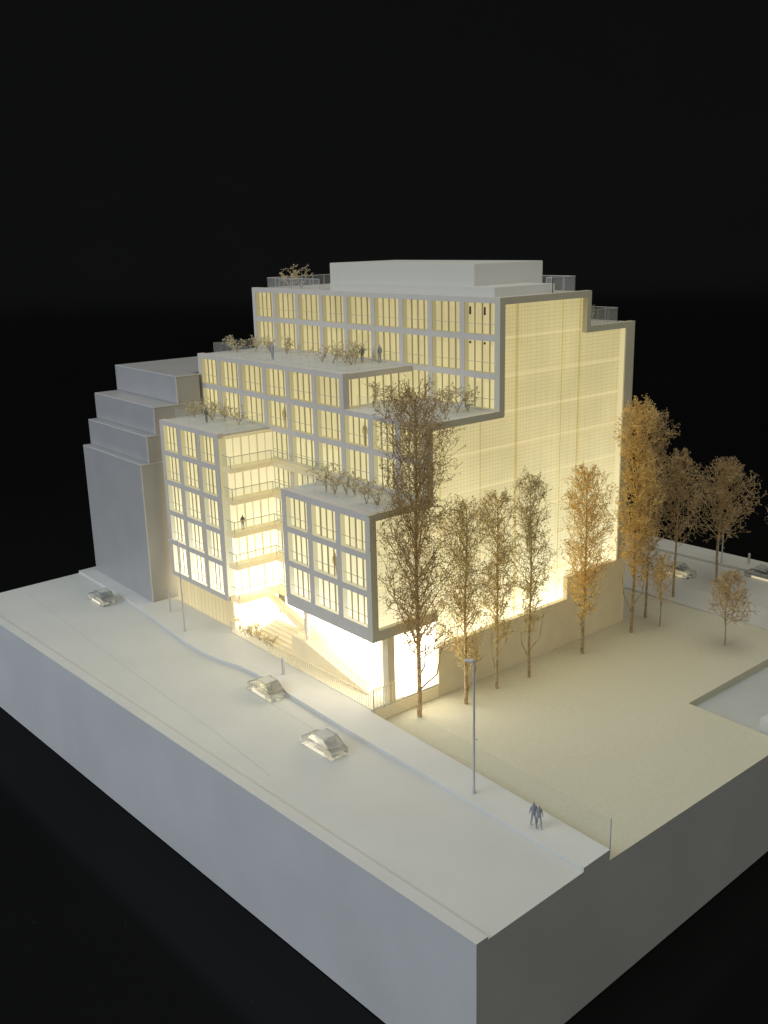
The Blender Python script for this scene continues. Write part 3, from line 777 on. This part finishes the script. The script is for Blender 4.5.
def person(me, loc, rz, mat, label, sc_=1.0, group=None):
    flat = .35 if mat == 'ghost' else 1
    m2 = me.copy(); m2.materials.clear(); m2.materials.append(M[mat])
    o = bpy.data.objects.new('person', m2); col.objects.link(o)
    o.location = Vector(loc)*S; o.rotation_euler = (0,0,rz); o.scale = (sc_, sc_*flat, sc_)
    tag(o, label, 'person', group)
person(walk, (-6.15,12.05,.1), -2.1, 'person', 'grey figure on the left of the couple walking on the near pavement', 1.16)
person(walk, (-5.78,12.22,.1), -2.1, 'person', 'grey figure on the right of the couple walking on the near pavement', 1.06)
person(stand, (-61.9,18.6,l[6]+PP-.1), .3, 'figdark', "dark figure standing on the left wing's roof terrace", 1.0)
person(stand, (-57.2,24.9,l[8]+PP-.1), .2, 'person', 'stout grey figure at the front edge of the long terrace', 1.12)
person(stand, (-45.6,30.9,l[8]+PP-.1), 1.6, 'person', 'grey figure standing before the top windows near the terrace corner', 1.12)
person(stand, (-47.0,29.6,l[8]+PP-.1), .6, 'figdark', 'brown figure among the shrubs near the terrace corner', 1.0)
person(stand, (xs_+1.0,17.4,l[3]+.22), 1.4, 'figdark', 'dark figure standing on the third balcony of the courtyard', 1.0)
person(stand, (-38.05,22.60,l[6]+BH), .1, 'ghost', 'pale silhouette behind the window under the lower terrace', 1.35)
person(stand, (-52.0,22.60,l[6]+BH), .1, 'ghost', 'pale silhouette behind the window right of the left wing roof', 1.3)
person(stand, (-34.55,15.78,zb+1.0+3.55+BH), .1, 'ghost', 'pale silhouette behind the middle row window of the projecting box', 1.35)

# ------------------------------------------------------------------ cars (laser-cut clear acrylic)
def make_car(label, loc, rz, name='car'):
    t = thing(name, label, 'car', (0,0,0), 'clear acrylic cars')
    body = [(-2.2,.02),(-2.3,.45),(-2.05,.80),(-1.15,.90),(1.45,.90),(2.15,.72),(2.25,.35),(2.15,.02)]
    MB().prism_xz(body, -.88, .88).build('body', M['car'], t, bevel=.015)
    MB().prism_xz([(-1.3,.91),(-.55,1.50),(.95,1.50),(1.75,.91)], -.80, .80).build('cabin', M['car'], t, bevel=.015)
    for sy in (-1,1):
        MB().box(-1.25, 1.15, sy*.905-.015, sy*.905+.015, .08, .38).build('edge_or_glow_strip', M['carglow'], t)  # glowing strip in place of light refracted through the body
    MB().box(-.50, .90, -.60, .60, 1.503, 1.512).build('roof_sheen', M['carsheen'], t)  # pale plate painted as the sheen reflected on the roof
    t.location = Vector(loc)*S; t.rotation_euler = (0,0,rz)
    return t
car = make_car('clear acrylic car parked at the kerb in front of the projecting box', (-38.9,10.1,-.22), -.02)
for loc, rz, lab in (((-26.3,7.75,-.22), .02, 'clear acrylic car driving on the open road, nearest to the front corner'),
                     ((-74.2,9.3,-.22), .0, 'clear acrylic car in front of the grey neighbouring block'),
                     ((-25.2,77.0,-1.28), math.pi, 'clear acrylic car on the rear road at the right edge'),
                     ((-33.6,70.6,-1.28), math.pi, 'clear acrylic car on the rear road behind the small yellowish tree')):
    c = copy_tree(car); c.location = Vector(loc)*S; c.rotation_euler = (0,0,rz); c['label'] = lab

# ------------------------------------------------------------------ street furniture
def lamp(loc, h, arm, label, th):
    t = thing('street_lamp', label, 'street lamp', loc, 'slim grey street lamps')
    x,y,z = loc
    MB().bar((x,y,z),(x,y,z+.25),.16,.16,10).bar((x,y,z+.25),(x,y,z+h),.10,.075,10).bar((x+.05,y,z+h*.42),(x+.3,y+.1,z+h*.42),.04).build('pole', M['metal'], t)
    d = Vector((math.cos(th), math.sin(th), 0)); p = Vector((x,y,z+h))
    MB().bar(p+Vector((0,0,-.05)), p+d*arm, .06, .05, 8).build('arm', M['metal'], t)
    q = p + d*arm
    MB().bar(q-d*.05+Vector((0,0,-.06)), q+d*.6+Vector((0,0,-.06)), .17, .13, 8).build('lamp_head', M['metal'], t)
lamp((-12.28,11.98,.1), 11.25, .1, 'slim street lamp on the near pavement left of the walking couple', math.radians(215))
lamp((-57.85,11.65,.1), 10.6, .7, 'slim street lamp on the pavement before the left wing', math.radians(200))
lamp((-31.8,77.9,-.9), 5.0, .6, 'short street lamp by the rear road between the trees', math.radians(-20))
def post(loc, h, r, label):
    x,y,z = loc
    o = MB().bar((x,y,z),(x,y,z+h*.94),r,r*.92,10).bar((x,y,z+h*.94),(x,y,z+h),r*.92,r*.5,10)
    o = o.build('bollard', M['metal']); tag(o, label, 'bollard', 'short grey posts')
post((-64.3,13.3,.1), 2.9, .11, 'thin post on the pavement beside the grey neighbouring block')
post((-40.8,13.4,.1), 1.8, .17, 'short post on the pavement behind the kerbside acrylic car')
post((-29.0,79.9,-.9), 1.5, .17, 'short pale post on the far pavement at the rear')
post((-32.9,78.6,-.9), 4.4, .14, 'pale post on the far pavement behind the wide tree')

# clear fences along the plot
def fence(pts, z0, z1, label, posts, bal=None):
    t = thing('glass_fence', label, 'fence', (pts[0][0], pts[0][1], z0))
    g = MB()
    for a, b in zip(pts, pts[1:]):
        g.poly([(a[0],a[1],z0),(b[0],b[1],z0),(b[0],b[1],z1),(a[0],a[1],z1)])
    g.build('panel', M['clear'], t, recalc=False)
    m = MB()
    for (x,y) in posts: m.bar((x,y,z0),(x,y,z1),.05)
    m.build('post', M['metal'], t)
    if bal:
        m = MB()
        for (a, b, n) in bal:
            A = Vector((*a,0)); B = Vector((*b,0))
            m.bar((A.x,A.y,z1),(B.x,B.y,z1),.04)
            for i in range(n):
                P = A.lerp(B,i/(n-1)); m.bar((P.x,P.y,z0),(P.x,P.y,z1),.03)
        m.build('baluster', M['stair'], t)
fence([(-.95,14.35),(-28.3,14.95)], -1.26, 2.2, 'long clear acrylic sheet along the edge between pavement and lawn', [(-.95,14.35)])
fence([(-53.9,15.28),(-28.4,14.98)], .1, 1.5, 'low clear acrylic fence with fine bars along the forecourt edge', [(-53.9,15.28)], [((-46.0,15.18),(-28.5,15.02),52)])
fence([(-28.35,15.0),(-28.35,18.4)], -.1, 2.2, 'short etched acrylic railing at the corner column below the box', [(-28.35,15.0)], [((-28.35,15.0),(-28.35,18.4),10)])

# ------------------------------------------------------------------ light, world, camera
def area(name, loc, tgt, size, power, colr):
    d = bpy.data.lights.new(name, 'AREA'); d.shape = 'RECTANGLE'; d.size = size[0]*S; d.size_y = size[1]*S
    d.energy = power; d.color = colr
    o = bpy.data.objects.new(name, d); col.objects.link(o); o.location = Vector(loc)*S
    o.rotation_euler = (Vector(tgt)-Vector(loc)).to_track_quat('-Z','Y').to_euler()
area('window_light', (-75,-170,120), (-45,10,0), (150,110), 21.5, (.76,.87,1.0))
area('ceiling_light', (-10,45,165), (-35,32,0), (120,120), 6.7, (1.0,.95,.78))

wd = bpy.data.worlds.new('World'); sc.world = wd; wd.use_nodes = True
bg = wd.node_tree.nodes['Background']; bg.inputs['Color'].default_value = (1,1,.92,1); bg.inputs['Strength'].default_value = .20

cd = bpy.data.cameras.new('camera'); cam = bpy.data.objects.new('camera', cd); col.objects.link(cam)
cam.location = Vector((36.8578,-36.8350,42.3410))*S
cam.rotation_euler = (1.299176, .024099, .875980)
cd.sensor_width = 36; cd.lens = 34.87; cd.clip_start = .01; cd.clip_end = 50
sc.camera = cam
sc.render.resolution_x, sc.render.resolution_y = 768, 1024
sc.view_settings.view_transform = 'Standard'; sc.view_settings.look = 'None'; sc.view_settings.exposure = 0
sc.render.engine = 'CYCLES'
sc.cycles.use_denoising = True
sc.cycles.sample_clamp_indirect = 4
sc.cycles.max_bounces = 14; sc.cycles.transmission_bounces = 12; sc.cycles.transparent_max_bounces = 16
for o in col.objects:
    if '_o' in o: del o['_o']
